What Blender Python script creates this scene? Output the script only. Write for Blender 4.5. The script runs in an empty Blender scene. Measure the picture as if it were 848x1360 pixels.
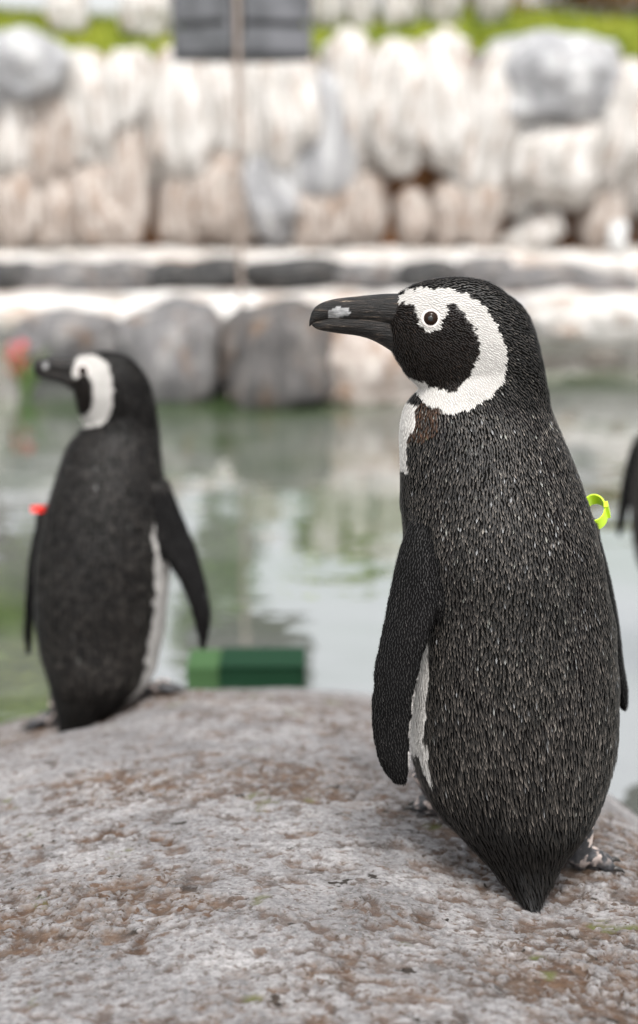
import bpy, math, random
import numpy as np
from mathutils import Vector
from mathutils.bvhtree import BVHTree

random.seed(4); RNG = np.random.default_rng(4)
R = math.radians
S = bpy.context.scene
COL = S.collection

# ------------------------------------------------------------------ camera, sky, sun, exposure
FPX = 1972.0; ZC = 1.12; PITCH = math.atan(530 / FPX)
cam = bpy.data.cameras.new('camera'); camo = bpy.data.objects.new('camera', cam); COL.objects.link(camo)
camo.location = (0, 0, ZC); camo.rotation_euler = (math.pi / 2 - PITCH, 0, 0)
cam.sensor_fit = 'VERTICAL'; cam.sensor_height = 36.0; cam.lens = 36.0 * FPX / 1360.0
cam.clip_start = 0.05; cam.clip_end = 600
cam.dof.use_dof = True; cam.dof.focus_distance = 1.50; cam.dof.aperture_fstop = 2.5
S.camera = camo

SUN_AZ, SUN_EL = R(176), R(64)          # compass angle from +Y clockwise
W = bpy.data.worlds.new('World'); S.world = W; W.use_nodes = True
nt = W.node_tree; bg = nt.nodes['Background']
sky = nt.nodes.new('ShaderNodeTexSky'); sky.sky_type = 'NISHITA'; sky.sun_disc = False
sky.sun_elevation = SUN_EL; sky.sun_rotation = SUN_AZ; sky.air_density = 1.0; sky.dust_density = 4.0
hsv = nt.nodes.new('ShaderNodeHueSaturation'); hsv.inputs['Saturation'].default_value = 0.16   # overcast grey
nt.links.new(sky.outputs[0], hsv.inputs['Color']); nt.links.new(hsv.outputs[0], bg.inputs['Color'])
bg.inputs['Strength'].default_value = 0.15
sl = bpy.data.lights.new('sun', 'SUN'); sl.energy = 1.2; sl.angle = R(14); sl.color = (1, 0.97, 0.93)
so = bpy.data.objects.new('sun', sl); COL.objects.link(so)
sd = Vector((math.sin(SUN_AZ) * math.cos(SUN_EL), math.cos(SUN_AZ) * math.cos(SUN_EL), math.sin(SUN_EL)))
so.rotation_euler = sd.to_track_quat('Z', 'Y').to_euler()
S.view_settings.view_transform = 'Standard'; S.view_settings.look = 'None'
S.view_settings.exposure = 1.36; S.view_settings.gamma = 1.0; S.view_settings.use_curve_mapping = False
S.cycles.use_denoising = True; S.cycles.max_bounces = 6

# ------------------------------------------------------------------ helpers
CP, SP = math.cos(PITCH), math.sin(PITCH)
def at(u, v, Y):
    """point seen at photo pixel (u, v) at distance Y"""
    a = (np.asarray(u, float) - 424) / FPX; b = (680 - np.asarray(v, float)) / FPX
    s = Y / (CP + b * SP)
    return np.stack(np.broadcast_arrays(a * s, np.asarray(Y, float) + 0 * a, ZC + (-SP + b * CP) * s), -1)
def proj(P):
    P = np.asarray(P, float) - np.array([0, 0, ZC]); d = P[..., 1] * CP - P[..., 2] * SP
    return 424 + FPX * P[..., 0] / d, 680 - FPX * (P[..., 1] * SP + P[..., 2] * CP) / d
def tag(o, label=None, cat=None, group=None, kind=None):
    for k, v in (('label', label), ('category', cat), ('group', group), ('kind', kind)):
        if v: o[k] = v
    return o
def empty(name, loc):
    o = bpy.data.objects.new(name, None); o.empty_display_size = .05; COL.objects.link(o); o.location = loc; return o
def obj(name, verts, faces, mats, parent=None, loc=(0, 0, 0), smooth=True, col=None, mi=None):
    me = bpy.data.meshes.new(name)
    me.from_pydata(np.asarray(verts, float).tolist(), [], faces if isinstance(faces, list) else faces.tolist())
    for m in (mats if isinstance(mats, (list, tuple)) else [mats]): me.materials.append(m)
    if smooth: me.polygons.foreach_set('use_smooth', np.ones(len(me.polygons), bool))
    if mi is not None: me.polygons.foreach_set('material_index', np.asarray(mi, np.int32))
    if col is not None:
        a = me.color_attributes.new('Col', 'FLOAT_COLOR', 'POINT')
        a.data.foreach_set('color', np.c_[col, np.ones(len(col))].astype(np.float32).ravel())
    o = bpy.data.objects.new(name, me); COL.objects.link(o); o.location = loc
    if parent: o.parent = parent
    return o
def copy_tree(o, parent=None):
    c = o.copy(); COL.objects.link(c); c.parent = parent
    for ch in list(o.children): copy_tree(ch, c)
    return c

# numpy gradient-less value noise (smooth), 2D and 3D
def _h(*a):
    n = np.zeros_like(a[0], dtype=np.uint64)
    for k, q in zip((374761393, 668265263, 2147483647, 1274126177), a):
        n = n + q.astype(np.int64).astype(np.uint64) * np.uint64(k)
    n = (n ^ (n >> np.uint64(13))) * np.uint64(1274126177); n = n ^ (n >> np.uint64(16))
    return (n & np.uint64(0xffffff)).astype(float) / 0xffffff
def vnoise(P, seed=0):
    P = np.asarray(P, float); i = np.floor(P); f = P - i; f = f * f * (3 - 2 * f); out = 0
    D = P.shape[-1]
    for c in range(2 ** D):
        b = [(c >> k) & 1 for k in range(D)]
        w = 1
        for k in range(D): w = w * (f[..., k] if b[k] else 1 - f[..., k])
        out = out + w * _h(*[i[..., k] + b[k] for k in range(D)], np.full(P.shape[:-1], float(seed)))
    return out
def fbm(P, o=4, seed=0):
    s = 0; a = .5
    P = np.asarray(P, float)
    for k in range(o): s = s + a * vnoise(P * 2 ** k + 17.3 * k, seed + k); a *= .5
    return s / (1 - .5 ** o)
def sstep(a, b, x): t = np.clip((x - a) / (b - a), 0, 1); return t * t * (3 - 2 * t)

# materials
def M(name, col=(.5, .5, .5), rough=.6, spec=.5, metal=0, build=None, ior=None):
    m = bpy.data.materials.new(name); m.use_nodes = True; n = m.node_tree
    b = n.nodes['Principled BSDF']
    b.inputs['Base Color'].default_value = (*col, 1); b.inputs['Roughness'].default_value = rough
    b.inputs['Specular IOR Level'].default_value = spec; b.inputs['Metallic'].default_value = metal
    if ior: b.inputs['IOR'].default_value = ior
    if build: build(n, b)
    return m
def N(n, t, **kw):
    q = n.nodes.new(t)
    for k, v in kw.items():
        if k in q.inputs: q.inputs[k].default_value = v
        else: setattr(q, k, v)
    return q
def coords(n, scale=(1, 1, 1), kind='Object', loc=(0, 0, 0)):
    tc = N(n, 'ShaderNodeTexCoord'); mp = N(n, 'ShaderNodeMapping'); mp.inputs['Scale'].default_value = scale; mp.inputs['Location'].default_value = loc
    n.links.new(tc.outputs[kind], mp.inputs[0]); return mp.outputs[0]
def noise(n, vec, scale, detail=4, rough=.55):
    q = N(n, 'ShaderNodeTexNoise', Scale=scale, Detail=detail, Roughness=rough); n.links.new(vec, q.inputs['Vector']); return q.outputs['Fac']
def ramp(n, fac, *stops):
    q = N(n, 'ShaderNodeValToRGB'); e = q.color_ramp.elements
    while len(e) < len(stops): e.new(.5)
    for el, (p, c) in zip(e, stops): el.position = p; el.color = (*c, 1) if len(c) == 3 else c
    n.links.new(fac, q.inputs[0]); return q.outputs[0]
def mix(n, fac, a, b, mode='MIX'):
    q = N(n, 'ShaderNodeMix', data_type='RGBA', blend_type=mode)
    for s, v in ((0, fac), (6, a), (7, b)):
        if isinstance(v, (int, float)): q.inputs[s].default_value = v
        elif isinstance(v, tuple): q.inputs[s].default_value = (*v, 1)
        else: n.links.new(v, q.inputs[s])
    return q.outputs[2]
def bump(n, b, h, strength, dist):
    q = N(n, 'ShaderNodeBump', Strength=strength, Distance=dist); n.links.new(h, q.inputs['Height']); n.links.new(q.outputs[0], b.inputs['Normal'])

def stone_mat(name, c1, c2, c3, sc=3.0, stain=(.30, .16, .08), amt=.45):
    def bld(n, b):
        v = coords(n); vs = coords(n, (1, 1, .38))
        c = ramp(n, noise(n, vs, sc, 6, .65), (.32, c1), (.50, c2), (.68, c3))
        st = ramp(n, noise(n, vs, sc * .8, 5, .7), (1 - amt, (0, 0, 0)), (min(1, 1.16 - amt), (1, 1, 1)))
        c = mix(n, st, c, stain)
        n.links.new(c, b.inputs['Base Color'])
        bump(n, b, noise(n, v, sc * 1.3, 8, .68), .6, .12)
    return M(name, rough=.85, spec=.3, build=bld)

# ------------------------------------------------------------------ setting: ground, water
WATER = -0.12
def water_b(n, b):
    v = coords(n)
    refl_tint = ramp(n, noise(n, coords(n, (.5, 1.2, 1), loc=(.55, .9, 0)), .9, 3), (.45, (.09, .095, .085)), (.62, (.03, .05, .018)))  # green reflections painted into the water colour as noise patches
    n.links.new(refl_tint, b.inputs['Base Color'])
    h = noise(n, coords(n, (1.0, 1.6, 1)), 2.6, 3, .5)
    bump(n, b, h, .08, .05)
water_m = M('pool_water', rough=.02, spec=.5, ior=4.6, build=water_b)
obj('ground', [(-300, -300, -.7), (300, -300, -.7), (300, 300, -.7), (-300, 300, -.7)], [(0, 1, 2, 3)],
    stone_mat('pool_floor', (.2, .2, .19), (.28, .28, .26), (.36, .36, .33), .8))['kind'] = 'structure'
obj('water', [(-14, -4, WATER), (14, -4, WATER), (14, 12.0, WATER), (-14, 12.0, WATER)], [(0, 1, 2, 3)], water_m)['kind'] = 'structure'

# grassy bank behind the wall
def bank_z(x, y):
    return 1.53 + .36 * sstep(12.0, 13.4, y) + .05 * np.clip(y - 13.0, 0, 60) + .05 * np.sin(x * 1.3)
def grass_b(n, b):
    c = ramp(n, noise(n, coords(n), 2.2, 4), (.35, (.075, .105, .008)), (.6, (.15, .17, .012)), (.78, (.23, .22, .05)))
    n.links.new(c, b.inputs['Base Color'])
grass_m = M('lawn_grass', rough=.8, spec=.2, build=grass_b)
gx = np.linspace(-16, 16, 80); gy = np.r_[np.linspace(12.05, 15, 30), np.linspace(15.4, 70, 24)]
GX, GY = np.meshgrid(gx, gy); V = np.stack([GX, GY, bank_z(GX, GY)], -1).reshape(-1, 3)
nx = len(gx); F = [(j * nx + i, j * nx + i + 1, (j + 1) * nx + i + 1, (j + 1) * nx + i) for j in range(len(gy) - 1) for i in range(nx - 1)]
obj('grass_bank', V, F, grass_m)['kind'] = 'structure'
k = 16000
bx = RNG.uniform(-6, 6, k); by = 12.1 + 2.6 * RNG.random(k) ** 1.3; bz = bank_z(bx, by)
ang = RNG.uniform(0, 6.28, k); hh = RNG.uniform(.04, .12, k); le = RNG.normal(0, .03, (k, 2))
p0 = np.stack([bx, by, bz - .01], -1); sdv = np.stack([np.cos(ang), np.sin(ang), 0 * ang], -1) * .008
tip = p0 + np.stack([le[:, 0], le[:, 1], hh], -1)
V = np.stack([p0 - sdv, p0 + sdv, tip], 1).reshape(-1, 3)
tag(obj('grass', V, np.arange(3 * k).reshape(-1, 3), grass_m, smooth=False), 'bright green short grass on the bank above the rock wall', 'grass', kind='stuff')

# ------------------------------------------------------------------ the boulder the penguins stand on
def boulder_base(x, y):
    z = .32634 - .00055 * x + .16238 * y - .26149 * x * x - .018636 * x * y - .1006 * y * y
    r = np.maximum(0, x - (.30 - .10 * (y - 1.5))); z = z - 1.1 * r ** 2
    z = z - .9 * np.maximum(0, .85 - y) ** 2 * 2 - .35 * np.maximum(0, -x - .75) ** 2
    return z
def boulder_fields(x, y):
    P = np.stack([x, y], -1)
    fit = 0
    for cx, cy, dz, sg in CONTACT: fit = fit + dz * np.exp(-((x - cx) ** 2 + (y - cy) ** 2) / (2 * sg * sg))
    big = fbm(P * 3.0, 3, 3) - .5; mid = fbm(P * 17, 4, 9) - .5
    cl = sstep(.36, .66, fbm(P * np.array([4.2, 5.2]) + 5, 4, 21) + .22 * sstep(.05, .42, x) - .05)       # where pits cluster
    n1 = fbm(P * np.array([38, 55]), 3, 31); n2 = fbm(P * np.array([95, 120]), 2, 41)
    n3 = fbm(P * np.array([17, 26]) + 3, 3, 51)
    n4 = fbm(P * np.array([150, 190]), 2, 61)
    pit = sstep(.625 - .05 * cl, .67 - .05 * cl, n1) * (.7 + .3 * cl)
    pit = np.maximum(pit, .9 * sstep(.63 - .13 * cl, .72 - .12 * cl, n2) * (.4 + .6 * cl))
    pit = np.maximum(pit, .8 * sstep(.67 - .13 * cl, .76 - .12 * cl, n4) * (.4 + .6 * cl))
    pit = np.maximum(pit, sstep(.715, .78, n3) * sstep(.40, .55, n2))
    z = boulder_base(x, y) + .020 * big + .010 * mid - .0058 * pit + .0026 * (n1 - .5) + .0016 * (n2 - .5) + .0012 * (n4 - .5)
    return z + fit, pit, cl
CONTACT = []
def boulder_z(x, y): return boulder_fields(np.asarray(x, float), np.asarray(y, float))[0]
for it in range(6):                         # the rock carries feet and tails exactly
    for (u_, v_, Y_, sg) in ((706, 1213, 1.372, .085), (190, 924, 2.47, .10), (88, 980, 2.355, .10)):
        p = at(u_, v_, Y_); CONTACT.append((p[0], p[1], .6 * (p[2] - float(boulder_z(p[0], p[1]))), sg))
xs = np.r_[np.linspace(-1.7, -.72, 40), np.arange(-.70, .70, .0033), np.linspace(.72, 1.6, 40)]
ys = np.r_[np.linspace(.05, .93, 40), np.arange(.95, 1.95, .0026), np.arange(1.955, 3.0, .006), np.linspace(3.03, 3.6, 20)]
GX, GY = np.meshgrid(xs, ys); GZ, PIT, CLU = boulder_fields(GX, GY)
V = np.stack([GX, GY, np.maximum(GZ, -.75)], -1).reshape(-1, 3); nx = len(xs)
I = (np.arange(len(ys) - 1)[:, None] * nx + np.arange(nx - 1)[None, :]).ravel()
F = np.stack([I, I + 1, I + 1 + nx, I + nx], -1)
def boulder_b(n, b):
    v = coords(n)
    at_ = N(n, 'ShaderNodeAttribute', attribute_name='Col'); sp = N(n, 'ShaderNodeSeparateColor'); n.links.new(at_.outputs['Color'], sp.inputs[0])
    g = ramp(n, noise(n, v, 9, 6, .65), (.30, (.125, .121, .122)), (.5, (.205, .199, .20)), (.70, (.30, .291, .288)))
    fine = ramp(n, noise(n, v, 150, 4, .7), (.34, (.45, .44, .435)), (.60, (1.3, 1.29, 1.28)))
    c = mix(n, .75, g, fine, 'MULTIPLY')
    fl = ramp(n, noise(n, v, 330, 2, .5), (.66, (0, 0, 0)), (.74, (1, 1, 1)))
    c = mix(n, fl, c, (.33, .32, .315))
    br = ramp(n, noise(n, v, 26, 4, .7), (.35, (.022, .012, .006)), (.55, (.07, .036, .018)), (.75, (.14, .085, .05)))
    pm = N(n, 'ShaderNodeMath', operation='MULTIPLY'); n.links.new(sp.outputs[0], pm.inputs[0])
    n.links.new(ramp(n, noise(n, v, 105, 4, .65), (.36, (.35, .35, .35)), (.50, (1, 1, 1))), pm.inputs[1])
    c = mix(n, pm.outputs[0], c, br)
    spk = N(n, 'ShaderNodeMath', operation='MULTIPLY'); mr = N(n, 'ShaderNodeMapRange'); n.links.new(sp.outputs[1], mr.inputs[0]); mr.inputs[3].default_value = .6
    n.links.new(mr.outputs[0], spk.inputs[0]); n.links.new(ramp(n, noise(n, coords(n, (1, 1.3, 1)), 62, 3, .6), (.585, (0, 0, 0)), (.625, (1, 1, 1))), spk.inputs[1])
    c = mix(n, spk.outputs[0], c, br)
    spk2 = N(n, 'ShaderNodeMath', operation='MULTIPLY'); n.links.new(mr.outputs[0], spk2.inputs[0])
    n.links.new(ramp(n, noise(n, coords(n, (1, 1.25, 1)), 150, 2, .5), (.63, (0, 0, 0)), (.66, (1, 1, 1))), spk2.inputs[1])
    c = mix(n, spk2.outputs[0], c, (.05, .032, .021))
    hol = ramp(n, noise(n, coords(n, (1, 1.5, 1)), 30, 3, .6), (.675, (0, 0, 0)), (.70, (1, 1, 1)))
    c = mix(n, hol, c, (.016, .011, .007))
    wash = N(n, 'ShaderNodeMath', operation='MULTIPLY'); n.links.new(sp.outputs[1], wash.inputs[0])
    n.links.new(ramp(n, noise(n, v, 60, 6, .75), (.47, (0, 0, 0)), (.62, (.55, .55, .55))), wash.inputs[1])
    c = mix(n, wash.outputs[0], c, (.135, .095, .068))
    gr = N(n, 'ShaderNodeMath', operation='MULTIPLY'); n.links.new(sp.outputs[0], gr.inputs[0])
    n.links.new(ramp(n, noise(n, v, 11, 2, .5), (.66, (0, 0, 0)), (.70, (1, 1, 1))), gr.inputs[1])
    c = mix(n, gr.outputs[0], c, (.085, .095, .025))
    n.links.new(c, b.inputs['Base Color'])
    bump(n, b, noise(n, v, 240, 6, .8), .9, .0035)
rock_m = M('boulder_rock', rough=.72, spec=.35, build=boulder_b)
o = obj('boulder', V, F, rock_m, col=np.stack([PIT, CLU, 0 * CLU], -1).reshape(-1, 3))
tag(o, 'big grey rounded boulder with brown pits carrying two penguins', 'boulder')

# ------------------------------------------------------------------ penguins
def catmull(T, n):
    T = np.asarray(T, float); k = len(T); t = np.linspace(0, k - 1, n); i = np.clip(t.astype(int), 0, k - 2); f = (t - i)[:, None]
    E = np.vstack([2 * T[0] - T[1], T, 2 * T[-1] - T[-2]])
    a, b, c, d = E[i], E[i + 1], E[i + 2], E[i + 3]
    return .5 * (2 * b + (c - a) * f + (2 * a - 5 * b + 4 * c - d) * f ** 2 + (3 * b - a - 3 * c + d) * f ** 3)
def loft_rings(rings):
    rings = np.asarray(rings); k, m, _ = rings.shape; V = rings.reshape(-1, 3)
    F = [(j * m + i, j * m + (i + 1) % m, (j + 1) * m + (i + 1) % m, (j + 1) * m + i) for j in range(k - 1) for i in range(m)]
    F += [tuple(range(m))[::-1], tuple((k - 1) * m + i for i in range(m))]
    return V, F
TH = np.linspace(0, 2 * math.pi, 28, endpoint=False)
def sections(st, n=60):
    """rows (v, uL, uR, Y, half depth, tilt deg) -> dense (cx, cy, cz, a, b, tilt)"""
    D = catmull(st, n); c = at((D[:, 1] + D[:, 2]) / 2, D[:, 0], D[:, 3])
    sc = (D[:, 3] * CP + (ZC - c[:, 2]) * SP) / FPX
    return np.c_[c, np.maximum(.0008, (D[:, 2] - D[:, 1]) / 2 * sc), np.maximum(.0008, D[:, 4]), np.radians(D[:, 5])]
def sec_loft(Q):
    ca, sa = np.cos(Q[:, 5])[:, None], np.sin(Q[:, 5])[:, None]
    a, b = Q[:, 3][:, None] * np.cos(TH), Q[:, 4][:, None] * np.sin(TH)
    return loft_rings(np.stack([Q[:, 0][:, None] + a * ca - b * sa, Q[:, 1][:, None] + a * sa + b * ca, Q[:, 2][:, None] + 0 * a], -1))
def side_loft(st, Y, n=40, tw=0.0, m=28):
    """rows (u, v_top, v_bottom, half thickness) -> loft along x, seen in profile; tw = depth gained per metre in x"""
    D = catmull(st, n); top = at(D[:, 0], D[:, 1], Y); bot = at(D[:, 0], D[:, 2], Y)
    c = (top + bot) / 2; a = np.maximum(.0006, (top[:, 2] - bot[:, 2]) / 2)[:, None]; b = np.maximum(.0006, D[:, 3])[:, None]
    th = np.linspace(0, 2 * math.pi, m, endpoint=False)
    y = c[:, 1][:, None] + b * np.sin(th) + tw * (c[:, 0] - c[-1, 0])[:, None]
    return loft_rings(np.stack([c[:, 0][:, None] + 0 * b * th, y, c[:, 2][:, None] + a * np.cos(th)], -1))
def union(parts, voxel, smooth):
    V = []; F = []; o = 0
    for v, f in parts: V.append(v); F += [tuple(i + o for i in q) for q in f]; o += len(v)
    ob = obj('tmp', np.vstack(V), F, [])
    r = ob.modifiers.new('r', 'REMESH'); r.mode = 'VOXEL'; r.voxel_size = voxel
    if smooth: s = ob.modifiers.new('s', 'SMOOTH'); s.iterations = smooth; s.factor = .5
    dg = bpy.context.evaluated_depsgraph_get(); e = ob.evaluated_get(dg); me = e.to_mesh()
    v = np.empty(len(me.vertices) * 3); me.vertices.foreach_get('co', v); v = v.reshape(-1, 3)
    nn = np.empty(len(me.vertices) * 3); me.vertices.foreach_get('normal', nn)
    q = np.empty(len(me.loops), np.int32); me.loops.foreach_get('vertex_index', q)
    tot = np.empty(len(me.polygons), np.int32); me.polygons.foreach_get('loop_total', tot)
    assert (tot == 4).all()
    e.to_mesh_clear(); m = ob.data; bpy.data.objects.remove(ob); bpy.data.meshes.remove(m)
    return v, q.reshape(-1, 4), nn.reshape(-1, 3)
def inpoly(u, v, P):
    P = np.asarray(P, float); r = np.zeros(u.shape, bool); j = len(P) - 1
    for i in range(len(P)):
        xi, yi = P[i]; xj, yj = P[j]
        r ^= ((yi > v) != (yj > v)) & (u < (xj - xi) * (v - yi) / (yj - yi + 1e-12) + xi); j = i
    return r
def poisson(P, r):
    keep = []; grid = {}
    K = np.floor(P / r[:, None].max()).astype(int); rm = r.max()
    Pl = P.tolist(); rl = r.tolist(); Kl = K.tolist()
    for i, (kx, ky, kz) in enumerate(Kl):
        p = Pl[i]; ok = True; rr = rl[i] ** 2
        for dx in (-1, 0, 1):
            for dy in (-1, 0, 1):
                for dz in (-1, 0, 1):
                    for j in grid.get((kx + dx, ky + dy, kz + dz), ()):
                        q = Pl[j]
                        if (p[0] - q[0]) ** 2 + (p[1] - q[1]) ** 2 + (p[2] - q[2]) ** 2 < rr: ok = False; break
                    if not ok: break
                if not ok: break
            if not ok: break
        if ok: keep.append(i); grid.setdefault((kx, ky, kz), []).append(i)
    return np.array(keep)

def plum_b(n, b):
    a = N(n, 'ShaderNodeAttribute', attribute_name='Col'); n.links.new(a.outputs['Color'], b.inputs['Base Color'])
plum_m = M('plumage', rough=.42, spec=.24, build=plum_b)
skin_m = M('skin_under_feathers', rough=.9, spec=.05, build=plum_b)
def bill_b(n, b):
    v = coords(n, (45, 170, 330)); a = N(n, 'ShaderNodeAttribute', attribute_name='Col')
    c = ramp(n, noise(n, v, 1.0, 5, .7), (.46, (.004, .0036, .0032)), (.57, (.011, .0085, .007)), (.65, (.05, .038, .028)), (.74, (.26, .21, .16)))
    c = mix(n, ramp(n, noise(n, coords(n, (70, 90, 160)), 1.0, 3), (.34, (.25, .25, .25)), (.60, (1, 1, 1))), c, a.outputs['Color'], 'ADD')
    n.links.new(c, b.inputs['Base Color']); bump(n, b, noise(n, v, 1.0, 5, .7), .8, .003)
bill_m = M('bill_horn', rough=.34, spec=.22, build=bill_b)
def foot_b(n, b):
    v = coords(n); a = N(n, 'ShaderNodeAttribute', attribute_name='Col')
    c = ramp(n, noise(n, v, 70, 3, .5), (.50, (.018, .018, .02)), (.56, (.55, .45, .40)))
    c2 = ramp(n, noise(n, v, 220, 4, .6), (.35, (.010, .010, .011)), (.7, (.05, .05, .055)))
    n.links.new(mix(n, a.outputs['Color'], c2, c), b.inputs['Base Color'])
    bump(n, b, noise(n, v, 480, 3, .6), .6, .0015)
foot_m = M('webbed_foot_skin', rough=.45, spec=.5, build=foot_b)
claw_m = M('claw_horn', (.02, .018, .016), .4)
iris_m = M('eye_iris', (.012, .0055, .003), .10, .12)
pupil_m = M('eye_pupil', (.002, .002, .002), .03, .6)
ring_m = M('bare_eye_ring', (.60, .54, .51), .5, .4)
gape_m = M('gape_skin', (.62, .50, .36), .5, .4)

def uvsphere(r, n=20, m=14, sx=1, sy=1, sz=1):
    th = np.linspace(0, 2 * math.pi, n, endpoint=False); rings = []
    for k in range(m + 1):
        p = max(.02, min(math.pi - .02, math.pi * k / m)); rings.append(np.stack([sx * r * math.sin(p) * np.cos(th), sy * r * math.sin(p) * np.sin(th), 0 * th - sz * r * math.cos(p)], -1))
    return loft_rings(rings)
def torus(R_, r, sx=1., n=36, m=10):
    V = []; 
    for i in range(n):
        a = 2 * math.pi * i / n
        for j in range(m):
            b = 2 * math.pi * j / m; q = R_ + r * math.cos(b); V.append((sx * q * math.cos(a), q * math.sin(a), r * math.sin(b) * .8))
    F = [(i * m + j, ((i + 1) % n) * m + j, ((i + 1) % n) * m + (j + 1) % m, i * m + (j + 1) % m) for i in range(n) for j in range(m)]
    return V, F

def foot(root, org, heel, heading, top, side, voxel=.0016, L=.062):
    """webbed foot: ankle column from `top` to `heel`, three toes along `heading` (deg), claws"""
    heel = np.asarray(heel, float); top = np.asarray(top, float); parts = []; claws = []
    def chain(pts, rad, flat=1.0):
        pts = np.asarray(pts, float); rings = []
        for i, p in enumerate(pts):
            t = pts[min(i + 1, len(pts) - 1)] - pts[max(0, i - 1)]; t /= np.linalg.norm(t)
            s = np.cross(t, (0, 0, 1)); s = s / np.linalg.norm(s) if np.linalg.norm(s) > .1 else np.array([1., 0, 0]); w = np.cross(s, t)
            th = np.linspace(0, 2 * math.pi, 12, endpoint=False)
            rings.append(p + rad[i] * (np.cos(th)[:, None] * s + flat * np.sin(th)[:, None] * w))
        return loft_rings(rings)
    parts.append(chain(catmull([top, (top * .45 + heel * .55) + (0, 0, .004), heel + (0, 0, .008)], 8), np.linspace(.019, .0145, 8)))
    tips = []
    for k, (da, ll) in enumerate(((-27, .88), (0, 1.0), (27, .88))):
        a = R(heading + da); d = np.array([math.cos(a), math.sin(a), 0]); pts = []
        for f in np.linspace(-.12, 1, 9):
            q = heel + d * L * ll * f; q[2] = boulder_z(q[0], q[1]) + .006 + .007 * math.sin(math.pi * np.clip(f, 0, 1)) + .004 * (1 - max(f, 0)); pts.append(q)
        parts.append(chain(pts, [.012, .0122, .011, .0096, .009, .0084, .008, .0078, .004]))
        tips.append((pts[-2], d)); claws.append((pts[-1], d))
    for k in (0, 1):                                  # webbing
        d = (tips[k][1] + tips[k + 1][1]); d /= np.linalg.norm(d); pts = [heel + d * L * f for f in (.05, .3, .55, .78)]
        for q in pts: q[2] = boulder_z(q[0], q[1]) + .0065
        parts.append(chain(pts, [.004, .010, .014, .010], .26))
    v, f, nn = union(parts, voxel, 4)
    pale = sstep(.004, .028, v[:, 2] - heel[2]) * sstep(-.9, .3, nn @ np.asarray(side, float)) * .95
    pale = np.maximum(pale, .5 * sstep(.3, .7, vnoise(v * 60, 5)) * (nn[:, 2] < .4) * (nn @ np.asarray(side, float) > .3))
    fo = obj('foot', v - org, f, foot_m, root, col=np.repeat(pale[:, None], 3, 1))
    for p, d in claws:
        pts = [p - d * .003, p + d * .004 + (0, 0, .0015), p + d * .009 - (0, 0, .0005), p + d * .013 - (0, 0, .004)]
        cv, cf = chain(pts, [.0034, .003, .002, .0006]); obj('claw', cv - org, cf, claw_m, fo)

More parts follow.
